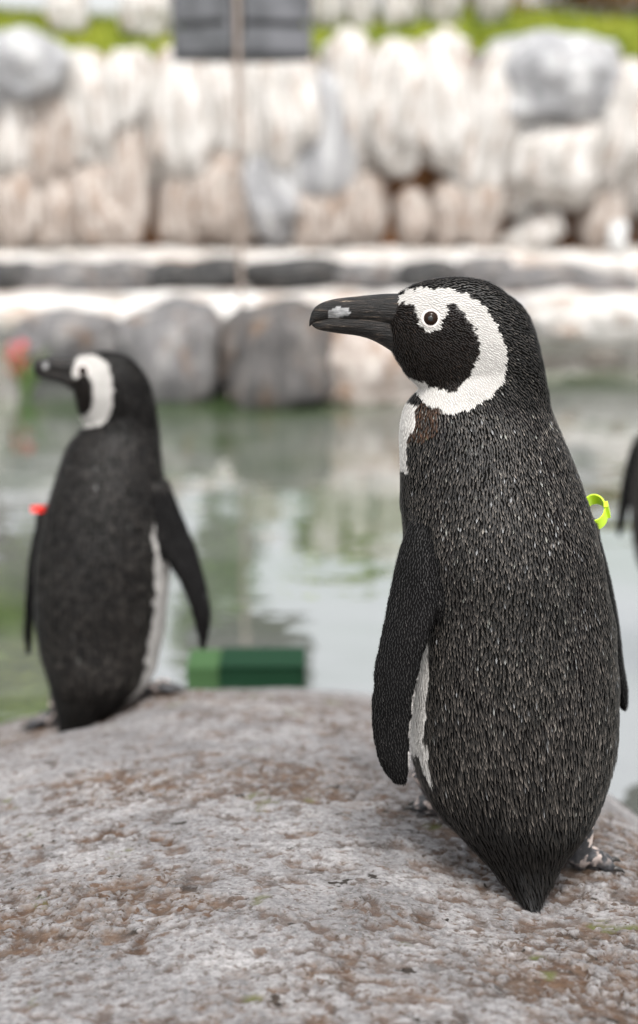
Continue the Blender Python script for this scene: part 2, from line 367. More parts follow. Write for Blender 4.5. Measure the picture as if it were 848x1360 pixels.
def penguin(name, sp):
    org = np.asarray(sp['origin'], float); root = empty('penguin', org)
    body = sections(sp['body'], 90); fl = [sections(q, 50) for q in sp['flippers']]
    hd = side_loft(sp['head'], sp['head_y'], 46, sp.get('tw', 0))
    V, F, NN = union([sec_loft(body), hd] + [sec_loft(q) for q in fl], sp['voxel'], sp.get('smooth', 8))
    # fine irregular relief so the outline is not a perfect curve
    V = V + NN * ((fbm(V * 28, 3, 7) - .5) * .006)[:, None]
    fwd = np.asarray(sp['forward'], float); fwd /= np.linalg.norm(fwd)
    def classify(P, n):
        """-> base colour, tip colour, length, width, spacing, flow"""
        k = len(P); u, v = proj(np.c_[P[:, 0], np.full(k, sp['head_y']), P[:, 2]])
        zi = body[::-1]; cx = np.interp(P[:, 2], zi[:, 2], zi[:, 0]); cy = np.interp(P[:, 2], zi[:, 2], zi[:, 1])
        d = np.stack([P[:, 0] - cx, P[:, 1] - cy], -1); d /= np.maximum(1e-6, np.linalg.norm(d, axis=1))[:, None]
        angf = np.degrees(np.arccos(np.clip(d @ fwd, -1, 1)))
        t = sp['rows'](v)                              # 0 at the neck, 1 at the tail root, >1 tail
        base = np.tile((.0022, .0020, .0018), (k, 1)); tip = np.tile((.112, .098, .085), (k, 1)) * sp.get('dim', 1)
        L = np.interp(t, [-.3, 0, .5, .8, 1.1], [.0050, .0064, .0082, .0125, .019]); w = np.interp(t, [-.3, 0, .5, .8, 1.1], [.0014, .0019, .0021, .0018, .0021])
        r = np.interp(t, [-.3, 0, .5, .8, 1.1], [.0018, .0024, .0027, .0028, .0034])
        flow = np.zeros((k, 3)); flow[:, 2] = -1; flow[:, :2] += -fwd * np.interp(t, [0, .6, 1.1], [.0, .12, .55])[:, None]
        # tail: black, glossy
        tl = sstep(.84, .98, t + .12 * (fbm(P * 40, 2, 3) - .5)); tip = tip * (1 - .86 * tl[:, None])
        # belly and chest white, dark band between
        na = angf + 10 * (vnoise(P * 70, 8) - .5)
        white = ((t > sp['wt'][0]) & (na < sp['belly']) & (t < sp['wt'][1] + .08 * vnoise(P * 50, 6))) | ((t < .12) & (t > -.25) & (na < sp['chest']))
        brown = (t < .0 + .06 * vnoise(P * 90, 12)) & (t > -.3) & (na >= sp['chest']) & (na < sp['chest'] + 24)
        brown &= RNG.random(k) < .62
        base[brown] = (.022, .012, .007); tip[brown] = (.085, .042, .022)
        # head pattern
        hm = (v < sp['neck_v'] + 26 * sp['k']); 
        ju = u + 3.2 * sp['k'] * (vnoise(P * 260, 1) - .5) * 2; jv = v + 3.2 * sp['k'] * (vnoise(P * 260, 2) - .5) * 2
        hf = (v < sp['neck_v']) & (u < sp['nape_u'])
        flow_h = np.stack([P[:, 0] - sp['bill'][0], (P[:, 1] - sp['head_y']) * .7, (P[:, 2] - sp['bill'][2]) * .8], -1)
        flow_h /= np.maximum(1e-6, np.linalg.norm(flow_h, axis=1))[:, None]
        mix_ = (1 - sstep(sp['neck_v'] - 60 * sp['k'], sp['neck_v'] + 40 * sp['k'], v))[:, None]
        flow = flow * (1 - mix_) + flow_h * mix_ + np.array([0, 0, -.35]) * mix_
        wb = inpoly(ju, jv, sp['band']); face = inpoly(u, v, sp['face']) & ~wb
        ish = (mix_[:, 0] > .55)
        L = np.where(ish, .0048, L); w = np.where(ish, .0013, w); r = np.where(ish, .0021, r)
        L = np.where(face | wb, .0042, L); w = np.where(face | wb, .0011, w); r = np.where(face | wb, .0018, r)
        base[face] = (.004, .003, .0024); tip[face] = (.022, .014, .010)
        crown = ish & ~face & ~wb; tip[crown] = tip[crown] * .62
        white = (white & ~ish) | wb
        base[white] = (.34, .325, .305); tip[white] = (.50, .485, .46)
        # flippers: tiny flat feathers, pale trailing edge
        for q, e in zip(fl, sp['edges']):
            zi = q[::-1]; I_ = lambda c: np.interp(P[:, 2], zi[:, 2], zi[:, c])
            X = P[:, 0] - I_(0); Yd = P[:, 1] - I_(1); ca, sa = np.cos(I_(5)), np.sin(I_(5))
            lu = (X * ca + Yd * sa) / (I_(3) + .003); lv = (-X * sa + Yd * ca) / (I_(4) + .003)
            inn = (lu ** 2 + lv ** 2 < 1.35) & (P[:, 2] < q[0, 2] - .012) & (P[:, 2] > q[-1, 2] - .006)
            base[inn] = (.0042, .004, .004); tip[inn] = (.036, .033, .031); L = np.where(inn, .0042, L); w = np.where(inn, .0012, w); r = np.where(inn, .0024, r)
            pe = inn & (e[0] * lu > .80) & (v > e[1]) & (v < e[2]) & (vnoise(P * 160, 4) > .38)
            base[pe] = (.4, .38, .36); tip[pe] = (.7, .67, .64)
            und = inn & (lv * e[3] > .45) & (P[:, 2] < q[0, 2] - .5 * (q[0, 2] - q[-1, 2])); base[und] = (.42, .40, .38); tip[und] = (.66, .63, .6)
        return base, tip, L, w, r, flow
    bc = classify(V, NN)[0]
    # feathers
    A, B, C, D = (V[F[:, i]] for i in range(4))
    area = np.linalg.norm(np.cross(C - A, D - B), axis=1) / 2
    nC = sp['cand']; fi = RNG.choice(len(F), nC, p=area / area.sum()); a, b = RNG.random((2, nC, 1))
    P = (A[fi] * (1 - a) + B[fi] * a) * (1 - b) + (D[fi] * (1 - a) + C[fi] * a) * b
    n = NN[F[fi]].mean(1); n /= np.linalg.norm(n, axis=1)[:, None]
    r = classify(P, n)[4] * sp.get('rs', 1)
    ku, kv = proj(P); 
    keep = poisson(P, r); P = P[keep]; n = n[keep]
    base, tip, L, w, r, flow = classify(P, n); sc = sp.get('rs', 1); L = L * sc; w = w * sc; m = len(P)
    flow = flow + RNG.normal(0, .10, (m, 3)); t = flow - n * (flow * n).sum(1)[:, None]; t /= np.maximum(1e-6, np.linalg.norm(t, axis=1))[:, None]
    s = np.cross(n, t); L = (L * RNG.uniform(.75, 1.3, m))[:, None]; w = (w * RNG.uniform(.75, 1.25, m))[:, None]
    lift = L * RNG.uniform(.03, .15, (m, 1)) * np.where(tip.mean(1, keepdims=True) > .3, .5, 1); P0 = P - t * L * .35
    mid = P0 + t * L * .58 + n * (lift * .5 + .0007)
    FV = np.stack([P0 + n * .0002, mid - s * w * .5, mid + n * w * .22, mid + s * w * .5, P0 + t * L + n * (lift + .0003)], 1)
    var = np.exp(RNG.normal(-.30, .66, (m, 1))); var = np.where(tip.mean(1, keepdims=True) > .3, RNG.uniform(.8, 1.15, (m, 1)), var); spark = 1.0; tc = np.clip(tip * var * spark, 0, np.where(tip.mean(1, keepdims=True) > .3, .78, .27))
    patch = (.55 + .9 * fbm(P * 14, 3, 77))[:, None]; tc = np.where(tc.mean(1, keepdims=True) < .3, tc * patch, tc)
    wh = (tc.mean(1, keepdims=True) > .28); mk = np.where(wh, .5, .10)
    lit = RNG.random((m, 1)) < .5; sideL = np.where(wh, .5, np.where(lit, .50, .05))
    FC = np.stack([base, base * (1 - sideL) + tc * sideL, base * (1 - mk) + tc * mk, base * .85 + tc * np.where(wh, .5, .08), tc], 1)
    o5 = np.arange(m)[:, None] * 5
    FF = np.concatenate([o5 + np.array([[0, 1, 2]]), o5 + np.array([[0, 2, 3]]), o5 + np.array([[1, 4, 2]]), o5 + np.array([[2, 4, 3]])]) + len(V)
    faces = F.tolist() + FF.tolist()
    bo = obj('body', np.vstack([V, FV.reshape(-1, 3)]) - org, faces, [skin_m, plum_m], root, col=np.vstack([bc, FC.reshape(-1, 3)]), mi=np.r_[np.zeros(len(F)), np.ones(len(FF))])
    print(name, 'verts', len(V), 'feathers', m)
    bvh = BVHTree.FromPolygons(V.tolist(), F.tolist())
    # bill: upper and lower mandible
    for nm, st in (('upper_bill', sp['upper']), ('lower_bill', sp['lower'])):
        v, f = side_loft(st, sp['head_y'], 80, sp.get('tw', 0), 40)
        # ride at the same depth as the head's front end
        v = v + np.array([0, sp['bill'][1] - v[-40:, 1].mean(), 0])
        u_, v_ = proj(np.c_[v[:, 0], np.full(len(v), sp['head_y']), v[:, 2]])
        pa = inpoly(u_, v_, sp['bill_patch']) * 1.0
        obj(nm, v - org, f, bill_m, root, col=pa[:, None] * np.array([[.33, .33, .33]]))
    # eyes
    e = at(sp['eye'][0], sp['eye'][1], sp['head_y'])
    for side in (-1, 1):
        hit = bvh.ray_cast(Vector((e[0], e[1] + side * .3, e[2])), Vector((0, -side, 0)))
        if hit[0] is None: continue
        nrm = (hit[1] * .35 + Vector((-.12, side, 0.05))).normalized(); q = nrm.to_track_quat('Z', 'Y'); k_ = sp['eye_r']
        er = empty('eye', Vector(hit[0]) - Vector(org)); er.parent = root; er.rotation_euler = q.to_euler()
        v, f = uvsphere(k_, sz=.62); ei = obj('iris', v, f, iris_m, er, (0, 0, .0006))
        v, f = uvsphere(k_ * .55, sz=.62); obj('pupil', v, f, pupil_m, er, (0, 0, .0006 + k_ * .32))
        v, f = torus(k_ * 1.10, k_ * .19, 1.05); obj('eye_ring', v, f, ring_m, er, (0, 0, .0008))
    for fs in sp['feet']:
        foot(root, org, *fs)
    return root, bvh

Y1 = 1.50
P1 = dict(
    body=[(462, 610, 706, 1.515, .028, 0), (490, 590, 722, 1.515, .036, 0), (520, 556, 728, 1.515, .044, 0), (545, 537, 732, 1.515, .052, 0), (585, 531, 750, 1.513, .064, 0), (630, 532, 767, 1.51, .076, 0), (680, 534, 783, 1.505, .086, 0),
          (730, 538, 797, 1.50, .092, 0), (790, 543, 808, 1.50, .098, 0), (850, 544, 817, 1.497, .102, 0), (920, 543, 820, 1.493, .103, 0), (980, 545, 816, 1.487, .100, 0),
          (1030, 556, 807, 1.478, .092, 0), (1070, 578, 792, 1.465, .080, 0), (1100, 606, 774, 1.448, .062, 0), (1130, 634, 754, 1.43, .042, 0), (1160, 660, 738, 1.412, .026, 0),
          (1185, 681, 725, 1.398, .016, 0), (1203, 694, 715, 1.387, .010, 0), (1214, 701, 710, 1.381, .006, 0)],
    head=[(520, 397, 462, .0120), (528, 391, 478, .0170), (545, 380, 502, .0240), (570, 371, 524, .0305), (600, 367, 540, .0345), (630, 369, 552, .0365), (660, 381, 560, .0365), (690, 408, 562, .0335), (710, 443, 562, .027), (721, 485, 560, .018)],
    head_y=1.515, tw=0.0, bill=at(524, 420, 1.515),
    flippers=[[(672, 552, 588, 1.478, .016, -30), (700, 541, 588, 1.468, .017, -30), (740, 526, 589, 1.456, .014, -28), (800, 512, 585, 1.443, .0105, -25), (850, 502, 571, 1.436, .009, -24), (900, 495, 558, 1.432, .008, -22), (950, 491, 549, 1.43, .007, -20), (1000, 497, 545, 1.428, .006, -18), (1025, 508, 544, 1.427, .005, -16), (1041, 522, 540, 1.427, .003, -16)],
              [(690, 752, 792, 1.53, .026, 0), (740, 772, 804, 1.545, .03, 0), (800, 788, 816, 1.55, .03, 0), (860, 800, 825, 1.55, .028, 0), (910, 812, 833, 1.548, .023, 0), (942, 824, 833, 1.545, .012, 0)]],
    edges=[(1, 858, 1012, 1), (1, 0, 1, 0)],
    forward=(-.52, .85), wt=(.52, .82), belly=87, chest=77, voxel=.0026, cand=520000, neck_v=548, nape_u=740, k=1.0,
    rows=lambda v: (v - 560) / 500.0,
    band=[(525, 397), (534, 389), (548, 383), (570, 381), (595, 382), (617, 388), (636, 400), (651, 419), (663, 441), (669, 463), (668, 484), (660, 504), (645, 519), (620, 531), (592, 537), (570, 534), (548, 519), (541, 500), (556, 502), (575, 510), (592, 513), (607, 506), (621, 491), (630, 471), (632, 449), (626, 430), (613, 411), (600, 400), (592, 401), (589, 417), (581, 431), (568, 436), (556, 429), (551, 413), (549, 402), (541, 399), (533, 402), (526, 402)],
    face=[(505, 385), (545, 395), (600, 395), (640, 440), (635, 490), (600, 520), (540, 512), (500, 470)],
    upper=[(411, 426, 434, .0014), (415, 413, 431, .0034), (424, 404, 427, .0054), (440, 398, 426, .0074), (460, 395, 428, .0092), (490, 392, 431, .0112), (515, 390, 436, .0135), (545, 390, 442, .0150)],
    lower=[(415, 426, 433, .0020), (424, 424, 438, .0040), (445, 418, 442, .0072), (480, 416, 447, .0098), (505, 418, 457, .0125), (540, 424, 480, .0150)],
    bill_patch=[(437, 412), (447, 406), (462, 408), (466, 416), (450, 421), (436, 421)],
    eye=(570, 418), eye_r=.0072,
    origin=(.19, 1.47, .33),
    feet=[])
def ground_pt(u, v, Y):
    ys_ = np.linspace(Y - .25, Y + .35, 400); q = at(np.full(400, u), np.full(400, v), ys_)   # first hit of the sight line on the rock
    i = np.argmax(q[:, 2] <= boulder_z(q[:, 0], q[:, 1])); return q[i].copy()
hl = ground_pt(598, 1090, 1.50); hr = ground_pt(766, 1152, 1.452); print('feet', hl, hr)
P1['feet'] = [(hl, 138, hl + np.array([-.030, -.004, .07]), (-1, -.4, 0), .0016, .05), (hr, 24, hr + np.array([.002, .010, .075]), (.95, -.25, 0), .0016, .046)]
p1, b1 = penguin('front', P1)
tag(p1, 'sharply seen penguin with white face band and green flipper tag on the boulder', 'penguin', 'penguins around the pool')

P2 = dict(
    body=[(530, 145, 203, 2.50, .028, 0), (550, 132, 208, 2.50, .040, 0), (570, 108, 211, 2.50, .052, 0), (590, 91, 212, 2.495, .062, 0), (620, 79, 216, 2.49, .076, 0), (655, 68, 221, 2.485, .09, 0), (690, 59, 224, 2.48, .10, 0), (730, 51, 226, 2.475, .108, 0),
          (780, 47, 224, 2.47, .112, 0), (825, 49, 219, 2.465, .110, 0), (860, 54, 213, 2.455, .104, 0), (890, 62, 205, 2.44, .090, 0), (912, 68, 190, 2.425, .070, 0), (935, 73, 163, 2.405, .046, 0), (953, 76, 140, 2.39, .028, 0), (966, 78, 116, 2.38, .016, 0), (975, 82, 98, 2.372, .007, 0)],
    head=[(97, 478, 502, .016), (103, 474, 548, .026), (115, 470, 562, .034), (130, 467, 572, .038), (150, 467, 582, .041), (170, 473, 592, .041), (190, 490, 602, .036), (203, 517, 604, .026), (209, 548, 604, .015)],
    head_y=2.50, tw=0.0, bill=at(99, 490, 2.50),
    flippers=[[(640, 190, 224, 2.47, .03, 10), (680, 196, 240, 2.46, .026, 15), (710, 204, 254, 2.45, .018, 20), (745, 222, 267, 2.44, .012, 22), (780, 243, 276, 2.435, .010, 22), (815, 256, 281, 2.43, .009, 20), (845, 262, 279, 2.43, .007, 20), (864, 266, 273, 2.43, .004, 20)],
              [(680, 52, 74, 2.50, .03, 0), (730, 42, 58, 2.51, .034, 0), (780, 36, 49, 2.515, .032, 0), (830, 33, 44, 2.515, .026, 0), (868, 36, 41, 2.515, .012, 0)]],
    edges=[(1, 0, 1, 1), (-1, 0, 1, 0)],
    forward=(.42, .91), wt=(.28, .92), dim=.55, belly=98, chest=36, voxel=.004, smooth=5, cand=90000, rs=1.3, neck_v=574, nape_u=215, k=.62,
    rows=lambda v: (v - 590) / 320.0,
    band=[(98, 482), (105, 473), (118, 470), (132, 471), (144, 478), (151, 493), (154, 512), (153, 535), (147, 552), (132, 561), (112, 566), (98, 566), (98, 553), (116, 548), (126, 536), (129, 520), (127, 504), (120, 494), (110, 493), (104, 500), (98, 496)],
    face=[(90, 470), (135, 480), (140, 520), (130, 560), (95, 556)],
    upper=[(46, 485, 498, .003), (52, 477, 498, .008), (65, 474, 498, .012), (82, 475, 500, .015), (106, 475, 505, .018)],
    lower=[(49, 488, 500, .005), (62, 488, 506, .010), (80, 488, 510, .014), (106, 490, 526, .018)],
    bill_patch=[(57, 480), (64, 479), (67, 487), (60, 489)],
    eye=(114, 489), eye_r=.0085,
    origin=at(140, 935, 2.45), feet=[])
h2 = at(190, 922, 2.45); h2b = at(74, 940, 2.45)
for q in (h2, h2b): q[2] = boulder_z(q[0], q[1])
P2['feet'] = [(h2, 8, h2 + np.array([-.012, .0, .085]), (1, -.2, 0), .003, .07), (h2b, 150, h2b + np.array([.012, 0, .08]), (-1, -.3, 0), .003)]
p2, b2 = penguin('back', P2)
tag(p2, 'blurred penguin with one flipper held out and a red flipper tag on the boulder', 'penguin', 'penguins around the pool')

# third penguin, cut by the picture edge: same bird build, turned the other way, on its own low rock
p3 = copy_tree(p1); p3.scale = (-1, 1, 1); p3.location = at(927, 800, 3.1); p3.rotation_euler = (0, R(-6), 0)
for ch in p3.children:                                  # this bird stands with its feet closer together
    if ch.name.startswith('foot') and sum(c[0] for c in ch.bound_box) > 0: ch.location.x = -.05
p3['label'] = 'dark penguin on a separate low rock, facing away from the other two'

# flipper tags
lime_m = M('lime_plastic', (.42, .62, .02), .35, .5); red_m = M('red_plastic', (.75, .03, .02), .35, .5)
def ribbon_loop(name, c, ax, ay, rx, ry, width, mat, label, cat, twist=0.):
    """a thin plastic band bent into a loop; ax, ay span the loop, width is along their normal"""
    ax = Vector(ax).normalized(); ay = Vector(ay).normalized(); az = ax.cross(ay).normalized(); V = []; n = 40
    for i in range(n):
        a = 2 * math.pi * i / n
        for k, (ro, wo) in enumerate(((0, -1), (0, 1), (.0016, 1), (.0016, -1))):
            p = ax * ((rx + ro) * math.cos(a)) + ay * ((ry + ro) * math.sin(a)) + az * (wo * width / 2) + az * twist * math.sin(a)
            V.append(tuple(p))
    F = [(i * 4 + k, ((i + 1) % n) * 4 + k, ((i + 1) % n) * 4 + (k + 1) % 4, i * 4 + (k + 1) % 4) for i in range(n) for k in range(4)]
    rt = empty(name, c); obj('band', V, F, mat, rt, smooth=False)
    q = ax * (rx + .002); s = .0045
    V2 = [tuple(q + ax * x * .0022 + ay * y * s + az * z * width * .62) for x in (-1, 1) for y in (-1, 1) for z in (-1, 1)]
    obj('rivet_plate', V2, [(0, 1, 3, 2), (4, 6, 7, 5), (0, 4, 5, 1), (2, 3, 7, 6), (0, 2, 6, 4), (1, 5, 7, 3)], mat, rt, smooth=False)
    tag(rt, label, cat)
    return rt
ribbon_loop('flipper_tag', at(790, 680, 1.535), (1, -.2, .25), (.1, .9, .42), .0115, .016, .013, lime_m, 'lime green plastic tag looped round the flipper of the sharp penguin', 'flipper tag', .004)
ribbon_loop('flipper_tag', at(52, 676, 2.49), (1, 0, .0), (0, 1, -.24), .012, .020, .011, red_m, 'red plastic tag looped round the flipper of the soft-focus penguin', 'flipper tag')

# ------------------------------------------------------------------ rocks, wall, ledge
def rock_mesh(name, seed, sub=4, sharp=.34, freq=1.7):
    import bmesh
    bm = bmesh.new(); bmesh.ops.create_icosphere(bm, subdivisions=sub, radius=1)
    V = np.array([v.co[:] for v in bm.verts]); F = [tuple(v.index for v in f.verts) for f in bm.faces]; bm.free()
    V = np.sign(V) * np.abs(V) ** .82
    V = V * (1 + sharp * (fbm(V * freq + seed * 7.1, 4, seed) - .5) * 2)[:, None]
    me = bpy.data.meshes.new(name); me.from_pydata(V.tolist(), [], F); me.polygons.foreach_set('use_smooth', np.ones(len(F), bool)); return me
RM = [rock_mesh('stone', s) for s in range(9)]
pale1 = stone_mat('pale_wall_stone', (.22, .20, .18), (.50, .478, .45), (.70, .685, .665), 2.8, (.24, .155, .10), .50)
pale2 = stone_mat('pinkish_wall_stone', (.20, .16, .13), (.37, .32, .285), (.56, .52, .48), 3.0, (.20, .115, .065), .50)
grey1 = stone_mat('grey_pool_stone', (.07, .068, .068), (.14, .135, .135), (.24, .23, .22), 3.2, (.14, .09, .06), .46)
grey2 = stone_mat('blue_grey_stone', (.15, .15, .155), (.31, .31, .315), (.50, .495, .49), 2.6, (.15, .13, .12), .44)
dark1 = stone_mat('dark_shade_stone', (.022, .022, .022), (.05, .05, .05), (.10, .095, .09), 3.0, (.13, .09, .06), .40)  # shade of the ledge front put into the stone colour
rust = stone_mat('rust_brown_earth', (.05, .018, .006), (.19, .075, .024), (.32, .15, .06), 2.2, (.03, .013, .006), .45)
def rock(u, v, Y, wpx, hpx, mat, parent=None, name='stone', tilt=0, depth=None, k=None, par_loc=None):
    c = at(u, v, Y); s = Y / FPX * 1.02
    o = bpy.data.objects.new(name, None); bpy.data.objects.remove(o)
    me = RM[random.randrange(len(RM)) if k is None else k].copy(); me.materials.append(mat)
    o = bpy.data.objects.new(name, me); COL.objects.link(o)
    o.location = c - (par_loc if par_loc is not None else 0); o.scale = (wpx * s / 2, depth or min(wpx, hpx) * s * .55, hpx * s / 2)
    o.rotation_euler = (random.uniform(-.15, .1), R(tilt), random.uniform(-.35, .35))
    if parent: o.parent = parent
    return o
pool1 = stone_mat('dark_pool_stone', (.035, .033, .032), (.085, .08, .078), (.17, .155, .145), 3.0, (.12, .075, .045), .48)
wl = np.array([0, 12.05, 0]); wall = empty('rock_wall', wl)
tag(wall, 'long pale rock wall of upright rounded stones behind the pool', 'wall')
# earth core
xs_ = np.linspace(-7.5, 7.5, 110); zs_ = np.linspace(-.5, 1.54, 16); GX, GZ = np.meshgrid(xs_, zs_)
GYY = 12.02 + .12 * (GZ - .4) + .12 * (fbm(np.stack([GX * 2.2, GZ * 2.2], -1), 3, 5) - .5)
Vc = np.stack([GX, GYY, GZ], -1).reshape(-1, 3); nx = len(xs_)
Fc = [(j * nx + i, j * nx + i + 1, (j + 1) * nx + i + 1, (j + 1) * nx + i) for j in range(len(zs_) - 1) for i in range(nx - 1)]
top = np.stack([xs_, 0 * xs_ + 12.6, 0 * xs_ + 1.48], -1); o_ = len(Vc); Vc = np.vstack([Vc, top]); b_ = (len(zs_) - 1) * nx
Fc += [(b_ + i, b_ + i + 1, o_ + i + 1, o_ + i) for i in range(nx - 1)]
obj('earth_core', Vc - wl, Fc, rust, wall)
def wst(u, v, w, h, mat, Y=9.15, tilt=0, **k): return rock(u, v + 6, Y + 2.8, w * 1.27, h * 1.0, mat, wall, 'stone', tilt, par_loc=wl, **k)
# stones one can tell apart, right half
for a in [(525, 135, 66, 165, pale1, 9.12, 4), (592, 130, 62, 160, pale1, 9.14, -5), (655, 165, 62, 190, pale1, 9.10, 12), (735, 208, 98, 118, pale1, 9.05, 6), (822, 165, 70, 160, pale1, 9.05, 8), (470, 130, 60, 170, pale1, 9.2, -6),
          (488, 275, 40, 96, pale2, 9.1, 4), (550, 285, 38, 76, pale2, 9.08, -10), (598, 278, 42, 88, pale2, 9.1, 0), (640, 270, 46, 98, pale2, 9.08, 8), (690, 245, 34, 70, pale1, 9.1, 20), (708, 308, 74, 46, pale1, 9.0, -30), (800, 285, 48, 92, pale2, 9.05, 10), (848, 200, 40, 150, pale1, 9.1, 0),
          (430, 200, 70, 200, grey2, 9.12, 5), (385, 145, 74, 165, pale1, 9.1, -4), (345, 135, 50, 150, pale1, 9.12, 2), (365, 255, 66, 120, grey2, 9.1, -18), (420, 285, 60, 90, pale2, 9.08, 5), (455, 255, 44, 120, pale2, 9.1, 0)]: wst(*a)
# left half, tighter and pinker
for a in [(245, 145, 66, 160, pale1, 9.1, 3), (300, 140, 52, 150, pale1, 9.13, -3), (172, 120, 52, 110, pale1, 9.12, 5), (120, 140, 56, 150, pale1, 9.12, -6), (70, 180, 56, 140, pale2, 9.1, 4), (20, 180, 60, 150, pale1, 9.1, 0), (205, 160, 40, 150, pale1, 9.15, 2),
          (30, 270, 60, 110, pale2, 9.08, 0), (80, 280, 52, 95, pale2, 9.08, 6), (130, 265, 50, 115, pale2, 9.08, -8), (175, 240, 46, 150, pale2, 9.08, 5), (240, 265, 46, 105, pale2, 9.1, -4), (285, 255, 54, 120, pale2, 9.08, 3), (325, 270, 40, 100, pale2, 9.1, 0), (150, 290, 60, 60, pale2, 9.04, 0)]: wst(*a)
# the wall goes on to both sides
for side in (-1, 1):
    u = 0 - 40 if side < 0 else 905
    while -900 < u < 1750:
        w = random.uniform(56, 96); h = random.uniform(140, 190)
        wst(u, 140 + random.uniform(-8, 14), w * 1.15, h, pale1, 9.12, random.uniform(-8, 8)); wst(u + random.uniform(-20, 20), 272, w * 1.1, random.uniform(90, 125), pale2 if random.random() < .5 else pale1, 9.08, random.uniform(-10, 10)); u += side * w
# boulders lying on top of the wall
tag(rock(738, 108, 11.9, 178, 112, grey2, name='boulder', k=2, depth=.45), 'large blue-grey boulder lying on top of the rock wall', 'boulder')
tag(rock(22, 98, 11.95, 145, 100, grey2, name='boulder', k=5, depth=.45), 'brownish grey boulder on the wall top at the far end from the blue-grey one', 'boulder')
# ledges
def slab(name, x0, x1, y0, y1, z0, z1, mat, label, seed, rough=.03):
    nx_, ny_, nz_ = 90, 8, 6; prof = [(y0 + .03, z0)] + [(y0 + .01 * math.sin(q), z0 + (z1 - .03 - z0) * q / 4) for q in range(1, 4)] + [(y0 + .01, z1 - .03), (y0 + .04, z1)] + [(y0 + .04 + (y1 - y0 - .04) * q / 5, z1 + .004 * q) for q in range(1, 6)]
    X = np.linspace(x0, x1, nx_); Pm = np.array(prof); V = np.zeros((nx_, len(prof), 3)); V[..., 0] = X[:, None]; V[..., 1] = Pm[None, :, 0]; V[..., 2] = Pm[None, :, 1]
    V[..., 1] += .22 * (fbm(np.stack([X * .9 + seed, 0 * X], -1), 3, seed) - .5)[:, None] * (1 - np.linspace(0, 1, len(prof)) ** 3)[None]
    V += (rough * 2) * (np.stack([fbm(V * 5 + seed, 3, seed + q) for q in range(3)], -1) - .5)
    m = len(prof); F = [(i * m + j, (i + 1) * m + j, (i + 1) * m + j + 1, i * m + j + 1) for i in range(nx_ - 1) for j in range(m - 1)]
    return tag(obj(name, V.reshape(-1, 3), F, mat), label, 'ledge')
slab('stone_ledge', -7, 7, 11.0, 12.1, -.4, .075, pale1, 'pale stone ledge at the foot of the rock wall', 3, .04)
slab('stone_ledge', -7, 7, 9.25, 11.2, -.5, -.045, pale1, 'lower pale stone shelf stepping down to the water', 8, .045)
# dark and grey stones in the step between the ledges
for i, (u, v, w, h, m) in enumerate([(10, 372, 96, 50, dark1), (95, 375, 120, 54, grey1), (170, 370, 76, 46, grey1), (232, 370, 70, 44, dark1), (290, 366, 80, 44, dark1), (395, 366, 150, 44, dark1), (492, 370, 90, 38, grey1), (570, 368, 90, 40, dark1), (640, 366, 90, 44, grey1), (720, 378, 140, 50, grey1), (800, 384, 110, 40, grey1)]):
    tag(rock(u, v - 2, 10.15, w, h, m, name='stone', k=i % 9, depth=.12), ('shade-coloured dark stone' if m is dark1 else 'mid grey stone' if m is grey1 else 'light grey stone') + ' set into the shaded step between the two pale ledges', 'stone', 'stones in the step between the ledges')
# big stones standing in the water
for u, v, Y, w, h, m, k, l in [
    (235, 474, 6.75, 140, 140, grey1, 1, 'grey boulder in the water, streaked, on the far side of the soft-focus penguin'),
    (372, 478, 6.6, 150, 150, pool1, 4, 'dark brown-grey boulder in the water beside the pole'),
    (500, 480, 6.7, 160, 124, pale2, 6, 'tan boulder in the water behind the sharp penguin\'s bill'),
    (95, 456, 7.2, 150, 90, grey1, 3, 'low grey boulder in the water beyond the soft-focus penguin\'s head'),
    (800, 425, 7.5, 210, 64, pale1, 7, 'broad pale flat boulder at the water edge behind the sharp penguin\'s nape'),
    (650, 428, 7.6, 130, 56, grey2, 8, 'grey boulder at the water edge behind the sharp penguin\'s head')]:
    tag(rock(u, v, Y, w, h, m, name='boulder', k=k, depth=.30), l, 'boulder')
tag(rock(821, 316, 11.4, 24, 44, M('white_stone', (.45, .45, .44), .5), name='stone', k=0), 'small white rounded stone at the foot of the rock wall', 'stone')
lr = np.array(p3.location) + np.array([.035, .0, 0]); lr[2] -= .20
r3 = bpy.data.objects.new('boulder', RM[3].copy()); COL.objects.link(r3); r3.data.materials.append(grey1)
r3.location = lr; r3.scale = (.12, .22, .205); tag(r3, 'low grey rock in the water under the dark penguin that is turned away', 'boulder')

# ------------------------------------------------------------------ box on its pole
def boxmesh(x0, x1, y0, y1, z0, z1, bev=.006):
    import bmesh
    bm = bmesh.new(); bmesh.ops.create_cube(bm, size=1)
    for v in bm.verts: v.co = ((x0 + x1) / 2 + v.co.x * (x1 - x0), (y0 + y1) / 2 + v.co.y * (y1 - y0), (z0 + z1) / 2 + v.co.z * (z1 - z0))
    bmesh.ops.bevel(bm, geom=bm.edges[:], offset=bev, segments=2, affect='EDGES')
    V = [v.co[:] for v in bm.verts]; F = [tuple(v.index for v in f.verts) for f in bm.faces]; bm.free(); return V, F
bg_m = M('dark_grey_panel', (.085, .088, .095), .45, .5, build=lambda n, b: n.links.new(ramp(n, noise(n, coords(n), 5, 4), (.35, (.06, .062, .066)), (.65, (.13, .13, .14))), b.inputs['Base Color']))
bk_m = M('black_trim', (.012, .012, .013), .5); pole_m = M('weathered_pole', (.22, .175, .145), .7)
bp = at(322, 494, 7.3); bp[2] = WATER - .4
box = empty('box_on_pole', bp); tag(box, 'dark grey box with black base trim hung on a tall thin pole in the pool', 'box')
th = np.linspace(0, 2 * math.pi, 16, endpoint=False)
